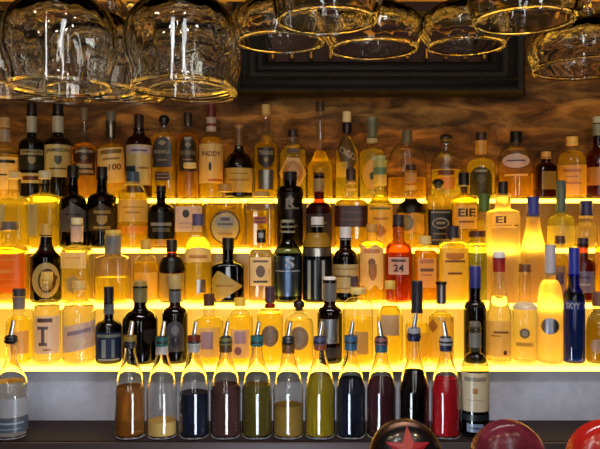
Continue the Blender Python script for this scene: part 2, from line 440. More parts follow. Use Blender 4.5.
bottle(4, 266, 25, 105, 'clear necked whiskey bottle with dark shield label above a silver square', ys=148, yn=133, nw=8, sh='c', liq=AMBER, cap=(196, 160, 96), caph=10, capw=9, fill=144,
       L=[lb(149, 169, 17, (56, 48, 40), shape='shield', marks=[('t', 154, 4, 14, 0, 'TEELING', (206, 190, 150)), ('d', 158, 164, 5, 0, (180, 160, 110))]), lb(171, 190, 15, (150, 146, 140), metal=True)])
bottle(4, 293, 30, 130, 'faceted decanter bottle with a diamond framed cream emblem', n=3, dr=.8, ys=158, yn=144, nw=12, sh='d', liq=GOLD, cap=(44, 28, 20), caph=7, capw=10,
       L=[lb(150, 154, 12, (70, 40, 20)), lb(159, 189, 27, (240, 206, 120), shape='hex', marks=[('o', 162, 186, 19, 0, (214, 164, 70)), ('d', 164, 184, 13, 0, (244, 214, 140))])])
bottle(4, 320, 29, 102, 'bell shaped decanter with a long clear neck and dark stopper', sh='b', ys=166, yn=138, nw=8, liq=AMBER, fill=152, cap=(60, 40, 26), caph=9, capw=9)
bottle(4, 347, 25, 112, 'golden bottle with cream cap and slanted dark leaf label lettered in white', sh='c', ys=152, yn=137, nw=8, liq=GOLD, fill=136, cap=(222, 196, 140), caph=11, capw=9,
       N=[(123, 133, (48, 30, 24), 1.08)], L=[lb(138, 170, 20, (108, 92, 56), shape='hex', tilt=-.6, marks=[('t', 154, 7, 17, 0, 'VIRGO', (232, 214, 160))]), lb(163, 178, 11, (250, 214, 70), dx=-5, tr=.6)])
bottle(4, 372, 27, 117, 'liqueur bottle with grey green foil neck and large yellow oval pear label', name='liqueur_bottle', ys=156, yn=146, nw=10, liq=GOLD, cap=(126, 124, 96), caph=6, capw=10,
       N=[(121, 138, (128, 128, 98), 1.05), (139, 143, (212, 200, 160), 1.06)], L=[lb(161, 190, 19, (226, 186, 84), shape='oval', marks=[('o', 164, 187, 15, 0, (236, 206, 112)), ('o', 173, 181, 5, 0, (90, 100, 40))])])
bottle(4, 407, 40, 131, 'wide dome shouldered cognac bottle half full of dark brandy, clear above', name='cognac_bottle', sh='d', ys=166, yn=145, nw=11, dr=.62, liq=DEEP, fill=178, cap=(104, 92, 62), caph=12, capw=11)
bottle(4, 446, 31, 134, 'round bodied clear bottle with black ball stopper and gold liquor', sh='d', ys=168, yn=152, nw=10, dr=.8, liq=GOLD, fill=170, cap=(40, 26, 20), caph=10, capw=13, capstyle='ball',
       L=[lb(171, 176, 16, (110, 60, 24)), lb(178, 190, 18, (196, 136, 50))])
bottle(4, 481, 29, 133, 'bottle with gold neck paper, dark cap and grey green round label', sh='r', ys=166, yn=156, nw=10, liq=GOLD, cap=(54, 32, 24), caph=8, capw=11,
       N=[(141, 155, (224, 180, 90), 1.06)], L=[lb(168, 196, 21, (70, 66, 46), shape='arch', marks=[('b', 171, 173, 12, 0, (190, 180, 140)), ('o', 176, 184, 9, 0, (110, 100, 70))])])
bottle(4, 516, 36, 132, 'wide round shouldered whiskey bottle with black cap and lilac white oval label', sh='d', ys=162, yn=145, nw=10, dr=.7, liq=DEEP, fill=174, cap=BLK, caph=11, capw=12,
       L=[lb(155, 169, 26, (206, 196, 214), shape='oval', marks=[('b', 161, 162.5, 18, 0, PURP)]), lb(175, 177, 22, (238, 206, 130))])
bottle(4, 546, 19, 152, 'small dark brown square bottle with tan cap and plain tan label', glass=BRN, liq=BROWN, n=5, ys=168, yn=162, nw=9, cap=(214, 160, 80), caph=7, capw=10,
       L=[lb(172, 190, 14, (176, 140, 62))])
bottle(4, 572, 29, 137, 'amber bottle with flat tan cap and big golden paper label near the right end', sh='r', ys=162, yn=147, nw=10, n=3, dr=.8, liq=AMBER, cap=(226, 176, 84), caph=9, capw=12,
       L=[lb(166, 196, 27, (238, 184, 62), marks=[('b', 170, 173, 17, 0, (196, 128, 40)), ('b', 177, 178, 13, 0, (196, 128, 40)), ('b', 183, 185, 18, 0, (200, 132, 44))])])
bottle(4, 598, 22, 117, 'tall bottle with pale green foil neck cut by the right edge of the photo', ys=160, yn=146, nw=9, liq=DEEP, cap=(176, 178, 150), caph=8, capw=10, glass=BRN,
       N=[(125, 136, (178, 180, 152), 1.05)], L=[lb(168, 186, 20, (230, 160, 70))])
# ---- second shelf from the top
bottle(3, 14, 30, 172, 'square clear bottle of golden rum at the left end, pale grey strip on its left', name='rum_bottle', n=5, ys=203, yn=196, nw=11, liq=GOLD, cap=(214, 190, 130), caph=7, capw=13,
       L=[lb(205, 232, 9, (176, 182, 176), dx=-8)])
bottle(3, 45, 31, 171, 'square clear bottle of golden rum standing right against its look alike twin', name='rum_bottle', n=5, ys=199, yn=192, nw=11, liq=GOLD, cap=(206, 196, 160), caph=8, capw=12,
       L=[lb(205, 236, 11, (176, 178, 168), dx=-8)])
bottle(3, 73, 30, 166, 'black apothecary bottle with pale grey pointed label', name='gin_bottle', glass=BLACK, liq=None, ys=204, yn=192, nw=10, sh='r', cap=BLK, caph=12, capw=12,
       L=[lb(204, 232, 25, (118, 114, 118), shape='hat', marks=[('b', 214, 216, 15, 0, (80, 74, 84)), ('b', 221, 222, 13, 0, (80, 74, 84))])])
bottle(3, 102, 31, 167, 'black bottle with brown label bearing a golden crest', name='rum_bottle', glass=BLACK, liq=None, ys=202, yn=190, nw=10, sh='r', cap=BLK, caph=13, capw=11,
       L=[lb(204, 231, 26, (84, 66, 40), shape='hat', marks=[('b', 211, 214, 16, 0, (206, 176, 100)), ('s', 216, 225, 10, 0, (226, 196, 116)), ('b', 226.5, 229, 16, 0, (206, 176, 100))])])
bottle(3, 133, 34, 172, 'broad round shouldered tequila bottle with rectangular pale yellow label', name='tequila_bottle', sh='d', ys=204, yn=184, nw=12, dr=.7, liq=AMBER, cap=(60, 78, 96), caph=10, capw=13,
       L=[lb(200, 222, 29, (230, 202, 104), marks=[('b', 207, 208, 20, 0, (180, 140, 60)), ('b', 212, 213.5, 15, 0, (180, 140, 60))]), lb(226, 234, 30, (224, 160, 50))])
bottle(3, 161, 29, 186, 'black bottle with silver band and gold strip low on its label', glass=BLACK, liq=None, ys=210, yn=202, nw=9, sh='r', cap=BLK, caph=8, capw=10,
       L=[lb(212, 237, 27, (22, 18, 18), marks=[('b', 223, 226, 20, 0, (190, 188, 186)), ('b', 228, 232, 17, 0, (120, 116, 110))]), lb(239, 246, 28, (220, 170, 70))])
bottle(3, 190, 31, 163, 'long necked clear bottle with white label printed with a dark oval seal', sh='r', ys=206, yn=196, nw=11, liq=AMBER, fill=204, n=4, dr=.8, cap=(220, 190, 120), caph=5, capw=13,
       L=[lb(207, 232, 26, (232, 222, 226), marks=[('o', 210, 218, 7, -2, (60, 56, 52)), ('b', 223, 224, 16, -2, LILAC), ('b', 227, 228, 16, -2, LILAC)])])
bottle(3, 225, 44, 184, 'large flat moon shaped flask with round cream medallion label', sh='d', ys=216, yn=196, nw=13, dr=.5, liq=AMBER, cap=(196, 140, 60), caph=8, capw=15, bulge=[(0, .80), (.35, .95), (.7, 1.), (1., 1.)],
       L=[lb(211, 244, 30, (86, 70, 54), shape='oval', marks=[('o', 212.5, 242.5, 27, 0, (240, 220, 150)), ('o', 216, 229, 20, 0, (208, 204, 200)), ('b', 218, 221, 9, 0, (96, 88, 96)), ('b', 223.5, 225.5, 15, 0, (120, 112, 112)), ('b', 233, 235, 14, 0, (206, 160, 70))])])
bottle(3, 261, 30, 192, 'wide square shouldered amber decanter without a visible label', n=6, ys=204, yn=199, nw=14, liq=AMBER, fill=211, cap=(206, 160, 80), caph=5, capw=18,
       L=[lb(217, 224, 13, (190, 100, 36), marks=[('b', 218, 219.5, 10, 0, (110, 50, 20)), ('b', 221.5, 223, 10, 0, (110, 50, 20))])])
bottle(3, 290, 27, 172, 'black cylinder bottle printed with a white ornate emblem', name='rum_bottle', glass=BLACK, liq=None, ys=191, yn=186, nw=13, sh='d', cap=(24, 18, 16), caph=9, capw=15,
       L=[lb(193, 246, 24, (28, 18, 16), marks=[('d', 196, 204, 9, 0, (170, 166, 160)), ('t', 204, 10, 10, 0, 'R', (200, 196, 190)), ('b', 208, 209.5, 14, 2, (170, 166, 160)), ('b', 225, 227, 14, 0, (150, 140, 130))])])
bottle(3, 319, 27, 173, 'bottle with brown cap, cream neck paper and bluish grey shoulder', ys=211, yn=199, nw=10, liq=BROWN, glass=BRN, cap=(70, 42, 24), caph=5, capw=11,
       N=[(179, 192, (222, 190, 120), 1.08)], L=[lb(214, 240, 25, (86, 80, 90), marks=[('b', 222, 224, 15, 0, (170, 160, 160))])])
bottle(3, 351, 35, 169, 'broad amber bottle with dark brown box label and brown cap with pale rings', sh='r', n=5, dr=.75, ys=204, yn=197, nw=9, liq=AMBER, cap=(66, 36, 26), caph=12, capw=10,
       N=[(183, 185, (224, 190, 130), 1.1), (189, 191, (224, 190, 130), 1.1)], L=[lb(206, 227, 35, (62, 30, 24), tr=.05, marks=[('b', 212, 213.5, 20, 0, (96, 54, 40)), ('b', 219, 220.5, 24, 0, (96, 54, 40))])])
bottle(3, 380, 27, 156, 'yellow liqueur bottle with pale green neck paper and patterned cream label', name='liqueur_bottle', sh='b', ys=204, yn=190, nw=12, liq=GOLD, cap=(190, 190, 120), caph=5, capw=12,
       N=[(161, 168, (214, 212, 130), 1.05), (168, 175, (126, 160, 120), 1.06), (175, 186, (230, 206, 110), 1.05)], L=[lb(206, 246, 25, (240, 206, 104), marks=[('b', 208, 210, 20, 0, (120, 140, 90)), ('b', 218, 220, 15, 0, (200, 150, 70)), ('d', 224, 238, 14, 0, (206, 150, 60))])])
bottle(3, 411, 29, 165, 'brandy bottle with black draped shoulder foil and round grey gold seal', name='brandy_bottle', sh='r', ys=212, yn=198, nw=11, liq=AMBER, cap=(70, 36, 20), caph=6, capw=11,
       N=[(173, 183, (214, 168, 100), 1.06), (186, 190, (226, 190, 120), 1.06), (199, 213, (20, 14, 12), 1.02)], L=[lb(214, 233, 26, (230, 186, 70), shape='wave', marks=[('o', 215, 231, 14, -4, (140, 146, 122)), ('o', 218, 228, 9, -4, (190, 186, 140))])])
bottle(3, 438, 27, 179, 'square black labelled whiskey bottle with white oval scroll and round black cap', n=6, ys=203, yn=192, nw=11, sh='r', liq=AMBER, cap=BLK, caph=10, capw=12, capstyle='ball',
       L=[lb(210, 245, 24, (34, 28, 22), marks=[('b', 212, 213.5, 19, 0, (190, 170, 120)), ('o', 218, 229, 17, 0, (196, 182, 146)), ('o', 219.5, 227.5, 14, 0, (52, 44, 34)), ('b', 222, 224.5, 9, 0, (190, 170, 130)), ('b', 233, 234.5, 14, 0, (176, 156, 116)), ('b', 239, 240.5, 16, 0, (176, 156, 116))])])
bottle(3, 465, 28, 173, 'whiskey bottle with black cap and cream label in bold dark capitals', n=4, ys=201, yn=192, nw=10, liq=AMBER, cap=BLK, caph=13, capw=11,
       L=[lb(206, 229, 25, (242, 206, 100), marks=[('t', 213, 8, 17, 0, 'EIE', (64, 44, 22)), ('b', 221, 223, 15, 0, (150, 106, 40))])])
bottle(3, 483, 17, 194, 'short bottle with a green cloth like wrapped neck behind the greenish glass', ys=226, yn=217, nw=11, liq=GOLD, cap=(84, 120, 60), caph=18, capw=12, L=[lb(230, 244, 17, (226, 190, 90))])
bottle(3, 563, 31, 181, 'pale bottle with tall slate teal stopper on the second shelf', name='tequila_bottle', sh='r', ys=222, yn=213, nw=11, liq=PALE, cap=(84, 104, 104), caph=32, capw=10, glass=(.85, .9, .8),
       L=[lb(226, 244, 26, (226, 206, 110))])
bottle(3, 584, 25, 201, 'clear bottle with navy blue cap and glass ring round its shoulder', name='vodka_bottle', sh='d', ys=233, yn=222, nw=12, liq=WATER, cap=(44, 46, 110), caph=15, capw=13, N=[(216, 219, (222, 200, 140), 1.1)])
# ---- third shelf from the top
bottle(2, 9, 37, 222, 'bottle with big bright orange label at the left end of the third shelf', name='liqueur_bottle', n=4, dr=.7, ys=251, yn=243, nw=15, liq=AMBER, cap=(110, 100, 96), caph=8, capw=16,
       L=[lb(254, 292, 36, (232, 130, 44), marks=[('b', 258, 261, 24, 0, (244, 170, 80)), ('o', 269, 273, 18, 0, (246, 196, 110)), ('b', 278, 279, 24, 0, (244, 170, 80)), ('b', 284, 285, 20, 0, (244, 170, 80))]), lb(294, 301, 36, (250, 206, 90))])
bottle(2, 46, 31, 224, 'dark brown bottle with large cream horseshoe ring emblem', glass=DARK, liq=None, sh='b', ys=257, yn=240, nw=11, cap=(212, 168, 80), caph=13, capw=12,
       L=[lb(262, 297, 26, (240, 214, 140), shape='oval', marks=[('o', 268, 292, 17, 1, (110, 70, 34)), ('o', 271, 290, 12, 0, (244, 210, 120)), ('b', 275, 279, 9, 6, (120, 80, 40))])])
bottle(2, 77, 29, 218, 'clear bottle with cream square neck and grey emblem under a cream paper', name='tequila_bottle', n=4, ys=251, yn=244, nw=11, liq=PALE, cap=(240, 226, 170), caph=7, capw=12,
       N=[(226, 242, (222, 206, 210), 1.05)], L=[lb(252, 268, 25, (242, 222, 166), marks=[('b', 257, 258, 14, 0, (224, 170, 120))]), lb(275, 292, 14, (170, 158, 130), shape='oval', marks=[('o', 278, 289, 9, 0, (206, 186, 130))])])
bottle(2, 113, 33, 230, 'square clear bottle with slate blue neck paper bearing a navy oval', name='vodka_bottle', n=5, ys=260, yn=254, nw=15, liq=GOLD, fill=277, cap=(226, 190, 90), caph=6, capw=16,
       N=[(236, 254, (150, 152, 156), 1.05)], L=[lb(238, 246, 11, (60, 64, 116), shape='oval', marks=[('b', 241, 242.5, 8, 0, (190, 190, 206))])])
bottle(2, 146, 26, 240, 'brown shouldered bottle with plain yellow label beside the black capped one', sh='d', ys=269, yn=256, nw=11, liq=AMBER, cap=(220, 170, 70), caph=10, capw=11, L=[lb(272, 300, 22, (244, 200, 84))])
bottle(2, 172, 26, 240, 'bottle with dark shoulder and yellow label under a small grey sticker', glass=BRN, liq=BROWN, sh='d', ys=271, yn=256, nw=10, cap=(30, 22, 20), caph=12, capw=11,
       N=[(257, 271, (26, 18, 16), 1.02)], L=[lb(273, 300, 24, (242, 200, 92), marks=[('b', 275, 284, 13, 2, (180, 166, 140)), ('b', 287, 298, 10, 2, (140, 136, 130))])])
bottle(2, 198, 28, 214, 'embossed clear bottle with arched cream name label and purple capped neck', name='rum_bottle', sh='c', ys=247, yn=229, nw=12, liq=GOLD, cap=(86, 74, 110), caph=12, capw=12,
       L=[lb(247, 262, 26, (244, 222, 160), shape='arch', marks=[('b', 255, 258, 18, 0, (200, 150, 90))]), lb(279, 292, 9, (190, 182, 170), dx=3, metal=True)])
bottle(2, 228, 33, 238, 'black bottle with big yellow sticker pointed on its right side', name='liqueur_bottle', glass=BLACK, liq=None, n=5, dr=.8, ys=268, yn=260, nw=11, cap=BLK, caph=14, capw=12,
       L=[lb(270, 301, 33, (246, 206, 80), shape='kite', tr=.6, marks=[('b', 284, 286, 17, -2, (206, 150, 50))])])
bottle(2, 262, 25, 230, 'slim clear gin bottle with black cap showing a white square and a cream crest label', name='gin_bottle', n=5, ys=253, yn=247, nw=8, liq=WATER, cap=(30, 24, 26), caph=13, capw=9,
       L=[lb(233, 238, 5, (230, 228, 226)), lb(257, 285, 21, (240, 224, 180), marks=[('b', 260, 262, 15, 0, (120, 100, 90)), ('o', 265, 277, 9, 0, (120, 104, 96)), ('b', 280, 282, 14, 0, (80, 66, 60))])])
bottle(2, 290, 34, 220, 'dark blue silver bottle with greenish ringed neck and white letter S', name='vodka_bottle', glass=(.1, .13, .2), liq=None, sh='c', ys=253, yn=240, nw=13, cap=(150, 146, 120), caph=5, capw=14,
       N=[(226, 228, (196, 190, 160), 1.06), (231, 233, (196, 190, 160), 1.06)], L=[lb(256, 302, 31, (96, 118, 150), metal=True, marks=[('t', 262, 11, 9, 2, 'S', (222, 226, 236)), ('b', 270, 271, 24, 0, (190, 200, 214))])])
bottle(2, 316, 35, 217, 'black bottle with silver stripes, gold shoulder with dark medallion and white cap', name='tequila_bottle', glass=(.05, .06, .05), liq=None, sh='d', ys=254, yn=232, nw=12, cap=(222, 214, 208), caph=10, capw=13,
       N=[(233, 247, (222, 166, 50), 1.03), (248, 256, (196, 190, 180), 1.02, True)], L=[lb(233, 243, 8, (96, 40, 20), shape='oval'), lb(259, 300, 31, (18, 24, 26), marks=[('b', 260, 298, 3, -8, (196, 206, 212)), ('b', 260, 298, 2, -2, (150, 166, 176)), ('b', 260, 298, 3, 6, (206, 214, 220))])])
bottle(2, 345, 31, 227, 'dark brown bottle with ringed white cap and cream label with a small purple square', name='rum_bottle', glass=DARK, liq=None, sh='r', ys=262, yn=245, nw=11, cap=(222, 216, 212), caph=13, capw=12,
       L=[lb(264, 292, 29, (240, 214, 150), marks=[('b', 268, 269, 22, 0, (190, 150, 100)), ('b', 275, 276.5, 18, -3, (150, 110, 80)), ('b', 276, 286, 8, 9, (96, 86, 120)), ('b', 287, 288, 16, -3, (190, 150, 100))])])
bottle(2, 371, 28, 224, 'amber bottle with tall cream label showing a dancing figure', name='rum_bottle', sh='r', ys=246, yn=238, nw=10, liq=AMBER, cap=(206, 150, 70), caph=8, capw=11,
       L=[lb(246, 287, 23, (244, 222, 156), shape='wave', marks=[('b', 249, 253, 16, 0, (206, 160, 120)), ('o', 258, 266, 7, 0, (150, 104, 56)), ('s', 264, 280, 8, 1, (190, 130, 60))])])
bottle(2, 398, 28, 215, 'dark red amber whiskey bottle with white label numbered 24', sh='r', ys=253, yn=238, nw=11, liq=RED, glass=(.8, .55, .4), cap=(46, 36, 44), caph=12, capw=12,
       L=[lb(257, 274, 20, (236, 224, 206), marks=[('b', 259, 261.5, 14, 0, (110, 96, 86)), ('t', 267.5, 7, 10, 0, '24', (64, 58, 56))])])
bottle(2, 425, 24, 236, 'square amber whiskey bottle with cream cap and plain cream label', n=5, ys=254, yn=248, nw=11, liq=DEEP, cap=(232, 196, 120), caph=8, capw=13,
       L=[lb(258, 287, 18, (244, 196, 90), marks=[('b', 259, 263, 14, 0, (206, 150, 70)), ('b', 268, 271, 13, 0, (130, 90, 50)), ('b', 274, 275, 10, 0, (160, 110, 60))])])
bottle(2, 453, 33, 226, 'flat bright yellow tequila bottle with dark triangle mark and stripe', name='tequila_bottle', n=6, dr=.7, ys=246, yn=239, nw=13, liq=GOLD, cap=(40, 34, 48), caph=12, capw=14,
       L=[lb(248, 300, 30, (252, 214, 60), tr=.6, marks=[('s', 253, 260, 18, 0, (206, 150, 40)), ('b', 260, 262, 20, 0, (130, 90, 30)), ('b', 272, 274, 14, 0, (110, 76, 26))])])
bottle(2, 477, 22, 231, 'greenish clear bottle with short dark wooden cap', sh='d', n=3, ys=246, yn=241, nw=14, glass=(.72, .78, .55), liq=(.9, .92, .6), cap=(84, 46, 24), caph=6, capw=17)
bottle(2, 503, 34, 182, 'tall frosted square bottle glowing yellow with dark letters at its neck base', name='vodka_bottle', n=5, ys=214, yn=208, nw=15, glass=(.98, .93, .8), frost=True, liq=None, cap=(36, 26, 24), caph=14, capw=10,
       L=[lb(214, 228, 30, (250, 220, 120), tr=.6, marks=[('t', 220, 7, 10, -6, 'EI', (110, 74, 30)), ('b', 225, 226, 16, -4, (190, 140, 60)), ('b', 225, 226.5, 4, 9, (170, 110, 50))])])
bottle(2, 533, 33, 197, 'frosted yellow bottle with sloping shoulders and bright blue cap', name='vodka_bottle', sh='c', ys=262, yn=222, nw=13, glass=(.98, .92, .78), frost=True, liq=None, cap=(52, 66, 150), caph=20, capw=12)
bottle(2, 560, 22, 236, 'amber bottle with tall grey lilac strip between frosted and blue bottles', ys=262, yn=252, nw=9, liq=AMBER, cap=(96, 62, 40), caph=8, capw=10, L=[lb(266, 294, 11, (150, 130, 130), marks=[('b', 272, 284, 7, 0, (110, 90, 110))])])
bottle(2, 583, 24, 238, 'dark amber bottle with bluish lilac label behind the cobalt bottle', glass=BRN, liq=DEEP, ys=266, yn=256, nw=10, cap=(50, 40, 60), caph=8, capw=11, L=[lb(271, 292, 21, (150, 140, 180), marks=[('b', 276, 278, 14, 0, (90, 84, 150)), ('b', 283, 285, 14, 0, (222, 214, 226))])])
bottle(2, 606, 22, 226, 'amber bottle with golden label cut by the right edge, third shelf', ys=250, yn=241, nw=10, liq=AMBER, cap=(110, 66, 30), caph=8, capw=11, L=[lb(252, 276, 20, (236, 184, 80))])
# ---- bottom shelf
bottle(1, 19, 26, 289, 'bottle with dark cap and grey neck paper behind the clear vodka at left', sh='r', ys=325, yn=312, nw=11, liq=GOLD, cap=(60, 52, 54), caph=7, capw=13,
       N=[(297, 309, (150, 146, 150), 1.05)], L=[lb(330, 352, 18, (222, 180, 100))])
bottle(1, 47, 28, 272, 'clear bottle with white label showing a tall dark lizard figure', name='tequila_bottle', sh='d', ys=312, yn=300, nw=11, liq=WATER, cap=(222, 180, 90), caph=9, capw=12,
       L=[lb(315, 352, 23, (232, 216, 206), marks=[('b', 317, 321, 14, -2, (110, 84, 80)), ('b', 325, 342, 3, -4, (120, 108, 120)), ('b', 325, 328, 10, -4, (120, 108, 120)), ('b', 341, 344, 8, -4, (120, 108, 120)), ('b', 347, 349, 8, 0, (176, 140, 110))])])
bottle(1, 79, 33, 281, 'wide clear bottle with slanted lilac and white wrap label', name='vodka_bottle', sh='d', ys=313, yn=300, nw=13, liq=WATER, cap=(232, 190, 110), caph=9, capw=14,
       L=[lb(322, 348, 31, (214, 200, 208), tilt=.2, marks=[('b', 328, 332, 22, 0, (170, 156, 180)), ('o', 335, 345, 13, 0, (236, 222, 196))])])
bottle(1, 109, 27, 287, 'dark navy bottle with striped silver blue label and grey neck paper', name='liqueur_bottle', glass=NAVY, liq=None, sh='r', ys=328, yn=317, nw=9, cap=(28, 22, 30), caph=17, capw=10,
       N=[(304, 314, (146, 150, 152), 1.1)], L=[lb(331, 359, 25, (44, 66, 112), marks=[('b', 333, 336, 23, 0, (176, 186, 170)), ('b', 338, 356, 4, -5, (190, 204, 220)), ('b', 338, 356, 3, 4, (150, 172, 200)), ('b', 357, 358.5, 20, 0, (190, 200, 216))])])
bottle(1, 140, 36, 281, 'broad black bottle with yellowish paper round its neck', name='liqueur_bottle', glass=BLACK, liq=None, sh='r', ys=322, yn=306, nw=13, cap=(170, 140, 70), caph=7, capw=14, N=[(288, 302, (190, 176, 110), 1.05)],
       L=[lb(328, 342, 12, (56, 50, 50), shape='shield', dx=9)])
bottle(1, 175, 26, 275, 'black bottle with grey crest label behind the cream filled pourer bottle', name='liqueur_bottle', glass=DARK, liq=None, sh='r', ys=315, yn=304, nw=11, cap=(176, 150, 90), caph=14, capw=13,
       N=[(291, 302, (150, 148, 150), 1.05)], L=[lb(320, 350, 18, (110, 106, 112), shape='arch', marks=[('o', 324, 334, 8, 0, (170, 166, 170)), ('s', 336, 346, 8, 0, (80, 76, 84))])])
bottle(1, 209, 30, 294, 'bright yellow bottle with brown cap and lilac label behind red banded pourer', name='rum_bottle', sh='r', ys=322, yn=314, nw=11, liq=GOLD, cap=(90, 50, 34), caph=12, capw=11, L=[lb(326, 355, 22, (244, 214, 130), marks=[('b', 330, 347, 12, -2, (190, 170, 196))])])
bottle(1, 240, 27, 298, 'tall yellow bottle with pinkish lilac label behind the teal taped pourer bottle', name='rum_bottle', sh='d', ys=322, yn=310, nw=11, liq=GOLD, cap=(240, 190, 60), caph=8, capw=12,
       L=[lb(328, 356, 18, (236, 206, 160), marks=[('b', 330, 342, 11, 0, (196, 170, 196)), ('o', 345, 353, 7, -2, (150, 110, 120))])])
bottle(1, 270, 27, 287, 'yellow bottle with dark red capped neck and round grey seal', name='brandy_bottle', sh='d', ys=318, yn=308, nw=9, liq=GOLD, cap=(74, 50, 56), caph=16, capw=10, N=[(304, 308, (150, 30, 24), 1.12)],
       L=[lb(324, 345, 17, (136, 116, 104), shape='oval', marks=[('o', 328, 341, 11, 0, (170, 150, 130))])])
bottle(1, 299, 30, 300, 'pale gold bottle with black stopper and grey round label at its shoulder', name='brandy_bottle', sh='d', ys=328, yn=313, nw=10, liq=PALE, cap=(34, 22, 18), caph=11, capw=12, capstyle='ball',
       L=[lb(325, 348, 19, (150, 132, 116), shape='oval', marks=[('o', 329, 344, 12, 0, (190, 170, 140))])])
bottle(1, 330, 27, 277, 'dark bottle with white cap, grey neck paper and shiny silver label', name='liqueur_bottle', glass=DARK, liq=None, sh='r', ys=314, yn=304, nw=12, cap=(232, 224, 214), caph=5, capw=13,
       N=[(283, 301, (164, 158, 152), 1.05)], L=[lb(318, 342, 18, (196, 204, 212), metal=True), lb(346, 356, 22, (90, 84, 84))])
bottle(1, 358, 32, 288, 'clear gold bottle with broad arched shoulders behind blue banded pourer', name='tequila_bottle', sh='d', n=3, ys=309, yn=298, nw=15, liq=GOLD, fill=318, cap=(240, 206, 120), caph=6, capw=16, L=[lb(330, 352, 20, (216, 186, 120))])
bottle(1, 390, 27, 281, 'gold bottle with pale grey label left of the dark tall neck', name='rum_bottle', sh='c', ys=318, yn=297, nw=10, liq=GOLD, cap=(226, 180, 80), caph=8, capw=11, L=[lb(314, 334, 18, (190, 172, 150))])
bottle(1, 417, 26, 281, 'yellow bottle with long black cylinder cap', name='liqueur_bottle', sh='r', ys=328, yn=318, nw=10, liq=GOLD, cap=(34, 30, 40), caph=32, capw=12, L=[lb(332, 356, 22, (248, 206, 70), tr=.6)])
bottle(1, 441, 28, 282, 'yellow bottle with tall silver cap and dark leaf mark on its label', name='rum_bottle', sh='r', ys=318, yn=310, nw=9, liq=GOLD, cap=(150, 146, 146), caph=22, capw=10, capm=1, N=[(282, 284.5, (60, 34, 24), 1.1)],
       L=[lb(316, 356, 25, (250, 214, 84), tr=.6, marks=[('d', 318, 332, 10, -8, (190, 140, 70))])])
bottle(1, 475, 24, 266, 'tall dark navy blue bottle with painted silver gleam below its shoulder', name='vodka_bottle', glass=NAVY, liq=None, sh='r', ys=310, yn=298, nw=11, cap=(40, 46, 116), caph=24, capw=12, L=[lb(320, 350, 8, (110, 116, 140))])  # narrow pale strip on the body paints in a silver reflection
bottle(1, 499, 27, 252, 'clear bottle with red and white cap and slanted script signature', name='tequila_bottle', sh='c', ys=316, yn=280, nw=10, liq=WATER, cap=(226, 220, 214), caph=6, capw=12, N=[(258, 272, (166, 50, 52), 1.12)],
       L=[lb(320, 355, 24, (248, 214, 130), tr=.6, marks=[('b', 330, 332, 14, 2, (150, 100, 60)), ('b', 334, 335, 9, -3, (150, 100, 60)), ('b', 349, 353, 3, 6, (110, 60, 50))])])
bottle(1, 525, 28, 264, 'clear vodka bottle with painted white shoulder glow and small silver round seal', name='vodka_bottle', sh='r', ys=311, yn=300, nw=11, liq=WATER, cap=(110, 66, 40), caph=8, capw=12, N=[(302, 309, (250, 240, 220), 1.03)],  # the white band paints in the glow of the lit step at the shoulder
       L=[lb(327, 337, 10, (120, 112, 100), shape='oval', marks=[('o', 329, 335, 6, 0, (196, 190, 176))]), lb(341, 345, 16, (206, 170, 90))])
bottle(1, 550, 28, 245, 'frosted golden vodka bottle with long silver lilac neck and silver moon', name='vodka_bottle', sh='d', ys=306, yn=280, nw=11, glass=(.99, .93, .78), frost=True, liq=None, cap=(176, 168, 176), caph=30, capw=11,
       L=[lb(317, 333, 17, (160, 160, 166), shape='oval', metal=True)])
bottle(1, 574, 22, 248, 'tall cobalt blue vodka bottle with white name across its shoulder', name='vodka_bottle', glass=BLUE, liq=None, sh='r', ys=300, yn=284, nw=11, cap=(30, 46, 150), caph=28, capw=11,
       L=[lb(301, 309, 18, (40, 60, 150), marks=[('t', 305, 6, 13, -1, 'SKYY', (236, 236, 240))])])
bottle(1, 598, 24, 292, 'smoky clear round bottle at the right end of the bottom shelf', name='liqueur_bottle', sh='d', ys=335, yn=312, nw=10, glass=SMOKE, liq=AMBER, cap=(120, 80, 60), caph=14, capw=12, L=[lb(338, 352, 14, (196, 170, 150), shape='oval')])
# ---- front row on the counter
def mixer(x, col, see, tint, fill, label, bands, a=1, w=31.5, base_top=343, liq=True, name='pourer_bottle'):
    bottle(0, x, w, base_top, label, name=name, sh='c', ys=388, yn=352, nw=11, cap=None, thick=True, liq=AMBER if liq else None, fill=fill,
           liqmat=murky(col, see, tint), N=bands, pour=a, bulge=[(.02, 1.), (.05, 1.012), (.09, 1.), (.88, 1.), (.92, 1.015), (.96, 1.005), (1., .99)])
bottle(0, 11, 34, 342, 'clear vodka bottle with pourer and grey white label at the far left of the counter', name='vodka_bottle', sh='c', ys=384, yn=360, nw=11, thick=True, liq=WATER, fill=381, pour=1, L=[lb(396, 414, 32, (200, 206, 220)), lb(415, 429, 32, (110, 122, 140), marks=[('b', 419, 421, 24, 0, (200, 206, 220)), ('b', 425, 426, 20, 0, (200, 206, 220))])])
mixer(130, (190, 124, 50), .7, (.80, .52, .22), 386, 'pourer bottle of clear orange amber syrup with yellow and grey neck tape', [(336, 341, (190, 156, 60), 1.06), (341, 348, (70, 62, 64), 1.07)])
mixer(162, (214, 176, 104), 0, (1, 1, 1), 420, 'pourer bottle only a quarter full of cream coloured mix, teal and white neck tape', [(337, 346, (50, 120, 110), 1.06), (346, 354, (214, 208, 200), 1.07)])
mixer(194, (34, 38, 56), .08, (.1, .1, .2), 392, 'pourer bottle of blue black syrup with red and white neck tape', [(336, 343, (140, 44, 30), 1.06), (343, 352, (206, 200, 196), 1.07)], 1)
mixer(226, (78, 48, 46), .12, (.2, .08, .05), 384, 'pourer bottle of dark purple brown syrup with olive and brown neck tape', [(338, 345, (150, 140, 70), 1.06), (345, 352, (110, 76, 40), 1.07)])
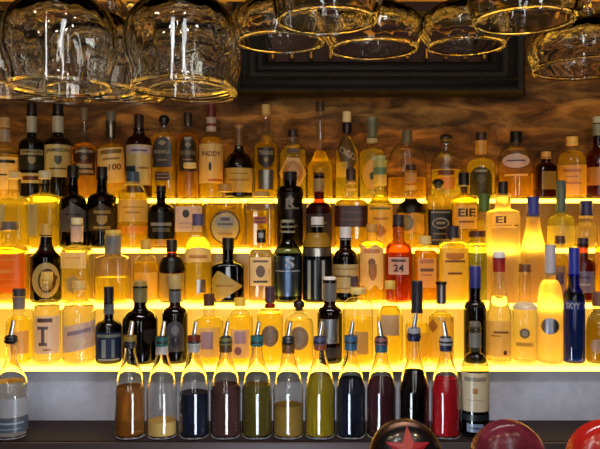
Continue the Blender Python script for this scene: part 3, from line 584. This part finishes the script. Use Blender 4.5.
mixer(257, (100, 88, 36), .3, (.4, .35, .08), 384, 'pourer bottle of dark olive green syrup with a plain teal neck tape', [(336, 346, (60, 130, 130), 1.07)])
mixer(288, (160, 126, 58), .3, (.6, .45, .15), 404, 'pourer bottle of cloudy olive tan juice with a brown neck tape', [(344, 353, (140, 90, 40), 1.07)])
mixer(320, (160, 136, 30), .25, (.6, .5, .1), 376, 'pourer bottle full of olive yellow juice with purple and red neck tape', [(337, 344, (96, 96, 140), 1.06), (344, 350, (170, 90, 60), 1.07)])
mixer(351, (28, 30, 42), .06, (.1, .1, .15), 378, 'pourer bottle of black syrup with a blue neck tape, right of the olive yellow juice', [(336, 350, (70, 120, 160), 1.07)])
mixer(381, (66, 32, 38), .1, (.2, .06, .05), 378, 'pourer bottle of dark maroon syrup with pink over blue neck tape', [(338, 344, (190, 110, 110), 1.06), (344, 352, (70, 110, 140), 1.07)], -1)
mixer(414, (12, 10, 12), 0, (0, 0, 0), 370, 'pourer bottle filled to the shoulder with opaque black liquid, white and navy neck tape', [(328, 335, (206, 204, 206), 1.06), (335, 341, (40, 44, 90), 1.07)], 1, 31, 335)
mixer(446, (176, 28, 36), .05, (.8, .1, .08), 378, 'pourer bottle of bright red juice with white and navy neck tape', [(338, 345, (210, 206, 206), 1.06), (345, 351, (50, 50, 96), 1.07)], -1)
bottle(0, 475, 29, 322, 'grey capped bottle with tall cream label and dark contents, right of the red juice', name='liqueur_bottle', sh='d', ys=374, yn=353, nw=11, glass=(.6, .62, .5), liq=DARK, fill=408, liqmat=murky((14, 16, 18), .1, (.1, .12, .1)), cap=(96, 88, 76), caph=7, capw=11,
       N=[(333, 347, (150, 146, 140), 1.06)], L=[lb(371, 409, 28, (226, 214, 184), marks=[('b', 375, 379, 21, 0, (166, 156, 136)), ('b', 386, 391, 5, 0, (190, 130, 60)), ('b', 397, 398, 16, 0, (190, 176, 150))]), lb(412, 418, 27, (40, 42, 50)), lb(421, 429, 16, (150, 170, 196), marks=[('b', 424, 426, 10, 0, (70, 90, 120))])])

settle()

# ------------------------------------------------------------------ stepped lit shelf, counter, walls
Y4B = 2.485                                             # face of the back wall
# stepped display shelf of lit acrylic
LED = (1., .545, .035)
shelf = tag(empty('stepped_display_shelf', (0, 2.0, 1.14)), 'stepped back bar shelf whose clear steps glow amber under the bottles', 'shelf')
tread_mat = emitter('lit_acrylic_front_edge', LED, 8)
top_mat = emitter('lit_acrylic_step', LED, 5.2)
low_mat = emitter('lit_acrylic_lowest_step', LED, 2.2)
back_mat = principled('step_backing_board', (70, 48, 30), .6)
riser_mats = {1: emitter('lit_acrylic_riser', LED, .46, (.6, .36, .10)), 2: emitter('lit_acrylic_riser', LED, .03, (.32, .18, .055)), 3: principled('shaded_amber_riser_board', (.20, .11, .035), .5, linear=True)}  # upper risers get darker base colours, imitating the shade under the treads
for k, row in enumerate((1, 2, 3, 4)):
    z = ROWS[row][1]-1.14; y0 = .12*k
    bm = bmesh.new(); box(bm, -1.7, 1.7, y0, y0+.1195, z-.013, z, .002)
    bmesh.ops.recalc_face_normals(bm, faces=bm.faces)
    for f in bm.faces:
        f.normal_update(); f.material_index = 0 if f.normal.y < -.5 else (2 if f.normal.z < -.5 else 1)
    build('step_tread', bm, [tread_mat, low_mat if row == 1 else top_mat, back_mat], shelf, smooth=False)
    if row < 4:
        bm = bmesh.new(); box(bm, -1.7, 1.7, y0+.1205, y0+.126, z-.005, z+.1465)
        build('step_riser', bm, riser_mats[row], shelf, smooth=False)
bm = bmesh.new(); box(bm, -1.7, 1.7, .012, .03, -.139, -.0005)
build('front_panel', bm, noise_mat('grey_painted_board', (176, 178, 192), (190, 192, 204), 30, rough=.5, bump=.02), shelf, smooth=False)
for sx in (-1.7, 1.688):
    bm = bmesh.new()
    for k, row in enumerate((1, 2, 3, 4)):
        box(bm, sx, sx+.012, .031+.12*k if k == 0 else .127+.12*(k-1), .1205+.12*k if k < 3 else .478, -.139, ROWS[row][1]-1.14-.0135)
    build('end_panel', bm, principled('dark_wood_panel', (50, 30, 22), .5), shelf, smooth=False)
# back counter
wood = noise_mat('dark_stained_wood', (22, 11, 9), (36, 19, 16), 14, (1, 8, 8), .65, .08)
cnt = tag(empty('back_counter', (0, 2.0, 0)), 'dark stained wooden back counter under the lit shelf and the pourer bottles', 'counter')
bm = bmesh.new(); box(bm, -1.9, 1.9, -.178, .48, .955, 1.0, .003); build('counter_top', bm, wood, cnt, smooth=False)
bm = bmesh.new(); box(bm, -1.9, 1.9, -.192, -.179, .94, .999, .002); build('edge_trim', bm, principled('dark_bronze_trim', (52, 38, 36), .6), cnt, smooth=False)
bm = bmesh.new(); box(bm, -1.85, 1.85, -.15, .47, .0, .954); build('cabinet_body', bm, wood, cnt, smooth=False)
# rough stone wall
bm = bmesh.new(); NX, NZ = 260, 130; g = []
for i in range(NX+1):
    col = []
    for j in range(NZ+1):
        x = -2.4+4.8*i/NX; z = 3.0*j/NZ
        p = Vector((x*1.3, 0, z*5.2))
        d = noise.fractal(p+Vector((3.1, 0, noise.noise(Vector((x*1.1, 5, z*2)))*1.6)), 1.0, 2.0, 5)
        lay = abs(((z*9+noise.noise(Vector((x*.9, 2, z*1.2)))*1.5) % 1)-.5)
        col.append(bm.verts.new((x, Y4B+.022-max(-.02, min(.02, d*.012+(lay-.25)*.03)), z)))
    g.append(col)
for i in range(NX):
    for j in range(NZ): bm.faces.new((g[i][j], g[i+1][j], g[i+1][j+1], g[i][j+1]))
ring = [g[i][0] for i in range(NX+1)]
bx = bmesh.new
o = build('wall_back', bm, noise_mat('rough_brown_stone', (50, 32, 17), (160, 114, 56), 5, (1, 1, 3.2), .8, .7, 8, (94, 62, 32)), angle=180); tag(o, kind='structure')
for p in o.data.polygons: p.use_smooth = True
for nm, a in (('wall_left', (-2.46, -2.4)), ('wall_right', (2.4, 2.46))):
    bm = bmesh.new(); box(bm, a[0], a[1], -1.2, 2.53, 0, 3.0); tag(build(nm, bm, principled('dark_brown_paint', (62, 38, 28), .7), smooth=False), kind='structure')
bm = bmesh.new(); box(bm, -2.46, 2.46, -1.2, 2.53, -.05, 0); tag(build('floor', bm, noise_mat('dark_floor', (40, 30, 26), (60, 46, 38), 4, rough=.5, bump=.05), smooth=False), kind='structure')
bm = bmesh.new(); box(bm, -2.46, 2.46, -1.2, 2.53, 3.0, 3.05); tag(build('ceiling', bm, principled('maroon_ceiling_paint', (88, 40, 34), .8), smooth=False), kind='structure')
# ornate dark frame on the wall
def px(x, Y): return (x-300)/F*Y
def pz(y, Y): return CZ+(224.5-y)/F*Y
YF = 2.40
fx0, fx1, fz0, fz1 = px(232, YF), px(527, YF), pz(94, YF), pz(94, YF)+.72
fr = tag(empty('picture_frame', ((fx0+fx1)/2, Y4B-.02, fz0)), 'large ornate black picture frame on the stone wall, its lower moulding above the bottles', 'picture frame')
hw = (fx1-fx0)/2; hh = fz1-fz0
black = noise_mat('aged_black_lacquer', (8, 6, 5), (17, 12, 10), 60, rough=.5, bump=.4)
def moulding(bm, path):
    pass
prof = [(0, 0), (0, -.045), (.012, -.062), (.026, -.058), (.032, -.048), (.046, -.056), (.064, -.060), (.078, -.052), (.086, -.040), (.098, -.044), (.110, -.036), (.118, -.020), (.118, 0)]
bm = bmesh.new(); loops = []
for d, y in prof:
    loops.append([bm.verts.new(v) for v in ((-hw+d, y, d), (hw-d, y, d), (hw-d, y, hh-d), (-hw+d, y, hh-d))])
for a, b in zip(loops, loops[1:]):
    for k in range(4): bm.faces.new((a[k], a[(k+1) % 4], b[(k+1) % 4], b[k]))
# carved leaves and rope running along the lower and side rails
for z in (.020, .055):
    n_ = 96
    for i in range(n_):
        x = -hw+.03+(2*hw-.06)*i/(n_-1)
        r = bmesh.ops.create_icosphere(bm, subdivisions=1, radius=.0062 if z < .03 else .0075)
        for v in r['verts']: v.co = Vector((x+v.co.x*.8, -.058+v.co.y, z+v.co.z*1.15))
for sx in (-1, 1):
    for i in range(50):
        r = bmesh.ops.create_icosphere(bm, subdivisions=1, radius=.0075)
        for v in r['verts']: v.co = Vector((sx*(hw-.055)+v.co.x, -.058+v.co.y, .07+i*.012+v.co.z))
build('moulding', bm, black, fr, angle=50)
gold = principled('old_gilt', (170, 124, 56), .4, .8)
nb = 12
for i in range(nb):
    x = -hw+.135+(2*hw-.27)*i/(nb-1)
    bm = bmesh.new()
    lathe(bm, [(0, -.006), (.006, -.004), (.0085, .002), (.006, .012), (.005, .03), (0, .031)], 12)
    b = build('gilt_bead', bm, gold, fr); b.location = (x, -.036, .128)
bm = bmesh.new(); box(bm, -hw+.119, hw-.119, -.016, -.004, .119, hh-.119)
build('canvas', bm, noise_mat('dark_varnished_canvas', (34, 13, 9), (58, 24, 14), 5, rough=.6, bump=.1), fr, smooth=False)

# ------------------------------------------------------------------ stemware hanging from the rack
GL = solid_glass('stemware_glass', (.99, .99, .975), 1.6, wavy=.16)
RZ = CZ+.318                                            # underside of the rack, where the feet hang
def stem_glass(x, y, rim_z, rb, rr, hb, label, group, name='hanging_wine_glass', kind='balloon', stem_r=.0042):
    """bowl mouth down: rim radius rr at rim_z, belly rb, bowl height hb"""
    root = empty(name, (x, y, RZ)); tag(root, label, 'wine glass', group)
    z = lambda t: rim_z-RZ+t                             # local
    if kind == 'bell':
        outer = [(rr, 0), (rr*1.0, hb*.15), (rb*.985, hb*.35), (rb, hb*.5), (rb*.97, hb*.66), (rb*.86, hb*.80), (rb*.66, hb*.91), (rb*.40, hb*.975), (.012, hb)]
    elif kind == 'coupe':
        outer = [(rr, 0), (rr*1.02, hb*.1), (rb, hb*.32), (rb*.97, hb*.50), (rb*.84, hb*.70), (rb*.60, hb*.87), (rb*.32, hb*.97), (.011, hb)]
    else:
        outer = [(rr, 0), (rr*1.06, hb*.10), (rb*.97, hb*.27), (rb, hb*.40), (rb*.96, hb*.55), (rb*.83, hb*.72), (rb*.60, hb*.87), (rb*.33, hb*.96), (.011, hb)]
    # smooth the profile with a Catmull-Rom pass
    sm = []
    for i in range(len(outer)-1):
        p0 = outer[max(i-1, 0)]; p1 = outer[i]; p2 = outer[i+1]; p3 = outer[min(i+2, len(outer)-1)]
        for q in (0, .34, .67):
            sm.append(tuple(.5*(2*p1[k]+(p2[k]-p0[k])*q+(2*p0[k]-5*p1[k]+4*p2[k]-p3[k])*q*q+(3*p1[k]-p0[k]-3*p2[k]+p3[k])*q**3) for k in (0, 1)))
    sm.append(outer[-1])
    t = .0018
    inner = [(max(r-t-.0012*math.sin(PI*h/hb), 0), h-.007*(h/hb)**3) for r, h in sm if r > t+.005]
    e = sm[0][0]
    prof = [(e-t*.5, z(-.0016)), (e+.0001, z(-.0012)), (e+.0003, z(-.0003)), (e+.0002, z(.0009))]+[(r, z(h+.002 if i == 0 else h)) for i, (r, h) in enumerate(sm)]+[(0, z(hb))]
    prof2 = [(0, z(inner[-1][1]))]+[(r, z(h)) for r, h in inner[::-1]]+[(e-t-.0002, z(-.0003)), (e-t*.5, z(-.0016))]
    bm = bmesh.new(); lathe(bm, prof+[(0, z(hb)-.0001)] if False else prof, 40); lathe(bm, prof2, 40)
    bmesh.ops.remove_doubles(bm, verts=bm.verts, dist=1e-5)
    build('bowl', bm, GL, root, angle=180)
    bm = bmesh.new(); top = -.006
    zb = z(hb)
    lathe(bm, [(0, zb+.0003), (.010, zb+.0003), (stem_r*1.3, zb+.010), (stem_r, zb+.022), (stem_r, top-.016), (stem_r*1.5, top-.006), (0, top-.006)], 18)
    build('stem', bm, GL, root, angle=180)
    bm = bmesh.new(); fr_ = rb*.78
    lathe(bm, [(0, top-.0055), (stem_r*1.6, top-.0055), (fr_*.5, top-.0005), (fr_, top+.0025), (fr_, top+.0042), (0, top+.0045)], 32)
    build('foot', bm, GL, root, angle=60)
    return root
def at(pxx, Y, ypx): return (pxx-300)/F*Y, CZ+(224.5-ypx)/F*Y
RACKED = []
BELL = 'tall stemmed glasses hanging at the left'
k = 0
def hang(pxx, Y, rim_px, belly_px, rim_w, hb, label, group, **kw):
    x, rz_ = at(pxx, Y, rim_px)
    s = F/Y; RACKED.append((x, Y))
    return stem_glass(x, Y, rz_, belly_px*.5/s, rim_w*.5/s, hb, label, group, **kw)
rows_ = [(.60, 88, 114, 100, (60, 181, -62)), (.70, 91, 99, 88, (-8, 91, 190)), (.80, 93, 87, 78, (24, 111, 198)), (.90, 96, 77, 69, (40, 118, 196)), (1.0, 98, 70, 62, (60, 131, 202))]
names_ = [['large bell shaped wine glass hanging at the left, nearest the left edge in front', 'large bell shaped wine glass hanging in front, just left of the black frame', 'large bell shaped wine glass in front, cut off by the left edge'],
 ['bell shaped wine glass in the second hanging row at the far left', 'bell shaped wine glass in the second row showing between the two front ones', 'bell shaped wine glass in the second row whose side overlaps the frame end'],
 ['bell shaped wine glass in the third row above the two green bottles', 'bell shaped wine glass in the third row above the blue cornered label', 'bell shaped wine glass in the third row just below the frame corner'],
 ['bell shaped wine glass in the fourth row at the far left', 'bell shaped wine glass in the fourth row above the brown labelled bottle', 'bell shaped wine glass in the fourth row above the ball capped bottle'],
 ['bell shaped wine glass in the last row above the green bottles', 'bell shaped wine glass in the last row above the dark brown bottle', 'bell shaped wine glass in the last row above the red capped bottle']]
for (Y_, rp, bp, rw, xs), nm_ in zip(rows_, names_):
    for x_, l_ in zip(xs, nm_): hang(x_, Y_, rp, bp, rw, .078, l_, BELL, kind='bell')
COPA = 'wide balloon glasses hanging across the top'
BG = 'hanging_balloon_glass'
hang(281, .745, 43, 100, 86, .050, 'wide balloon glass hanging left of centre over the gilt beads', COPA, name=BG)
hang(374, .81, 50, 104, 86, .054, 'wide balloon glass hanging at the centre of the frame, lowest of the middle ones', COPA, name=BG)
hang(466, .745, 47, 96, 76, .049, 'wide balloon glass hanging over the right part of the frame', COPA, name=BG)
hang(327, .60, 22, 112, 98, .046, 'wide balloon glass in the nearer row between left and centre balloon glasses', COPA, name=BG)
hang(524, .62, 22, 112, 98, .046, 'wide balloon glass near the top right before the single low balloon glass', COPA, name=BG)
hang(586, .74, 69, 118, 104, .053, 'single low hanging balloon glass at the right edge with its stem in view', COPA, name=BG, kind='coupe')
# rack they hang from
rk = tag(empty('glass_rack', (0, .7, RZ)), 'dark wooden stemware rack over the bar holding the hanging glasses', 'rack')
bm = bmesh.new(); box(bm, -.75, .75, -.24, .38, .03, .055); build('board', bm, wood, rk, smooth=False)
brass = principled('brass', (150, 110, 50), .3, 1.)
for y in (-.13, -.05, .0225, .0775, .155, .25, .335):
    bm = bmesh.new(); box(bm, -.75, .75, y-.006, y+.006, -.021, -.0125); build('rail', bm, brass, rk, smooth=False)
for sx in (-.75, .742):
    bm = bmesh.new(); box(bm, sx, sx+.008, -.2, .36, -.021, .0295); build('bracket', bm, brass, rk, smooth=False)
for sx in (-.7, .7):
    bm = bmesh.new(); tube(bm, [(sx, 0, .055), (sx, 0, 3.0-RZ)], .008); build('hanger_rod', bm, principled('brass', (150, 110, 50), .3, 1.), rk)

# ------------------------------------------------------------------ beer taps and the front bar, below the frame
bm = bmesh.new(); box(bm, -1.4, 1.4, .55, 1.25, 1.0, 1.05, .004); tag(build('bar_counter', bm, wood, smooth=False), 'dark wooden front bar top under the beer taps', 'bar counter')
bm = bmesh.new(); box(bm, -1.35, 1.35, .62, 1.2, 0, .999); build('base', bm, wood, bpy.data.objects['bar_counter'], smooth=False)
def tap(pxx, top_px, w, label, mat, star=None, ring=None):
    Y = .95; s = F/Y; x, ztop = at(pxx, Y, top_px); R = w*.5/s; zc = ztop-R
    root = tag(empty('beer_tap', (x, Y, 1.05)), label, 'beer tap', 'round topped beer taps along the front bar')
    chrome = principled('chrome', (205, 205, 210), .12, 1.)
    bm = bmesh.new(); lathe(bm, [(0, 0), (.032, 0), (.032, .006), (.02, .010), (.014, .02), (.013, zc-1.05-R*.9), (.009, zc-1.05-R*.85), (.009, zc-1.05-R*.6), (0, zc-1.05-R*.6)], 24)
    build('column', bm, chrome, root)
    def disc(name, pr, m, dy=0):
        bm = bmesh.new(); lathe(bm, pr, 48)
        for v in bm.verts: v.co = Vector((v.co.x, -v.co.z+dy, v.co.y+zc-1.05))
        return build(name, bm, m, root, angle=35)
    disc('medallion', [(0, -.016), (R*.9, -.016), (R, -.010), (R, .006)]+[(R*math.cos(a), .006+.024*math.sin(a)) for a in [PI/2*k/9 for k in range(1, 9)]]+[(0, .030)], mat)
    if ring: disc('rim_ring', [(R*.985, -.002), (R*1.03, .0), (R*1.03, .008), (R*.99, .011), (R*.94, .0145), (R*.985, -.002)], ring)
    if star:
        bm = bmesh.new(); zo = R*.34; dome = lambda x, z: .006+.024*math.sqrt(max(0, 1-(x*x+z*z)/R**2))
        cen = bm.verts.new((0, -dome(0, zo)-.008, zc-1.05+zo)); pts = []
        for k in range(10):
            a = PI/2+2*PI*k/10; r = R*(.62 if k % 2 == 0 else .27); x, z = r*math.cos(a), zo+r*math.sin(a); d = dome(x, z)
            pts.append((bm.verts.new((x, -d-.004, zc-1.05+z)), bm.verts.new((x, -d+.003, zc-1.05+z))))
        for k in range(10):
            a, b = pts[k], pts[(k+1) % 10]
            bm.faces.new((cen, a[0], b[0])); bm.faces.new((a[0], a[1], b[1], b[0]))
        build('star', bm, star, root, smooth=False)
red = principled('red_enamel', (150, 14, 24), .35, 0, .2)
tap(405, 420.5, 71, 'round black beer tap top with a raised red star', principled('black_enamel', (16, 12, 12), .25, 0, .6), red, principled('bronze_rim', (86, 58, 42), .35, .9))
tap(508, 421, 74, 'round maroon beer tap top right of the star one', noise_mat('mottled_maroon_enamel', (66, 14, 24), (112, 40, 54), 26, rough=.2, bump=.05))
tap(607, 421, 80, 'round bright red beer tap top at the lower right corner', principled('bright_red_enamel', (168, 28, 22), .2, 0, .4))

# ------------------------------------------------------------------ light
def area(name, loc, target, sx, sy, power, col):
    l = bpy.data.lights.new(name, 'AREA'); l.shape = 'RECTANGLE'; l.size = sx; l.size_y = sy; l.energy = power; l.color = col
    o = bpy.data.objects.new(name, l); COL.objects.link(o); o.location = loc
    o.rotation_euler = (Vector(target)-Vector(loc)).to_track_quat('-Z', 'Y').to_euler(); return o
for wx, tx in ((-.5, -.3), (.62, .4)): area('daylight_window', (wx, -1.1, 1.62), (tx, 2.0, 1.3), .16, 2.1, 8, (.93, .96, 1.))
area('added_streak_light', (-.05, 1.26, .90), (-.05, 2.0, 1.0), .20, .22, 2.8, (.80, .88, 1.))  # unseen light added to streak the front bottles and lift the grey panel
area('ceiling_light_panel', (.1, 1.35, 2.95), (.1, 1.35, 0), 1.8, .16, 9, (.95, .96, 1.)).data.spread = math.radians(70)
def lamp(loc, e, r=.03, col=(1., .82, .52)):
    l = bpy.data.lights.new('ceiling_or_sparkle_lamp', 'POINT'); l.energy = e; l.shadow_soft_size = r; l.color = col
    o = bpy.data.objects.new('ceiling_or_sparkle_lamp', l); COL.objects.link(o); o.location = loc
for x in (-1.2, -.4, .45, 1.2): lamp((x, -.6, 2.85), 12)
for x in (-.8, .1, .9): lamp((x, 1.0, 2.9), 2.5, .02)
for i, x in enumerate((-.9, -.5, -.15, .2, .6, .95)): lamp((x, -.75+.1*(i % 2), 2.0+.14*(i % 3)), 2.2, .035, (1., .9, .72))  # low bulbs added behind the camera to put sparkle in the hanging glasses
w = bpy.data.worlds.new('room_air'); S.world = w; w.use_nodes = True
w.node_tree.nodes['Background'].inputs[0].default_value = (.9, .75, .6, 1); w.node_tree.nodes['Background'].inputs[1].default_value = .03

# ------------------------------------------------------------------ camera and view
cam = bpy.data.cameras.new('camera'); co = bpy.data.objects.new('camera', cam); COL.objects.link(co)
co.location = (0, 0, CZ); co.rotation_euler = (PI/2, 0, 0)
cam.sensor_fit = 'HORIZONTAL'; cam.sensor_width = 36; cam.lens = F/600*36; cam.clip_start = .02
S.camera = co
vs = S.view_settings; vs.view_transform = 'Standard'; vs.look = 'None'; vs.exposure = .45; vs.gamma = 1; vs.use_curve_mapping = False
cy = S.cycles
cy.max_bounces = 24; cy.transmission_bounces = 20; cy.transparent_max_bounces = 32; cy.glossy_bounces = 6; cy.diffuse_bounces = 4
cy.caustics_refractive = True; cy.caustics_reflective = True; cy.sample_clamp_indirect = 5; cy.blur_glossy = .5
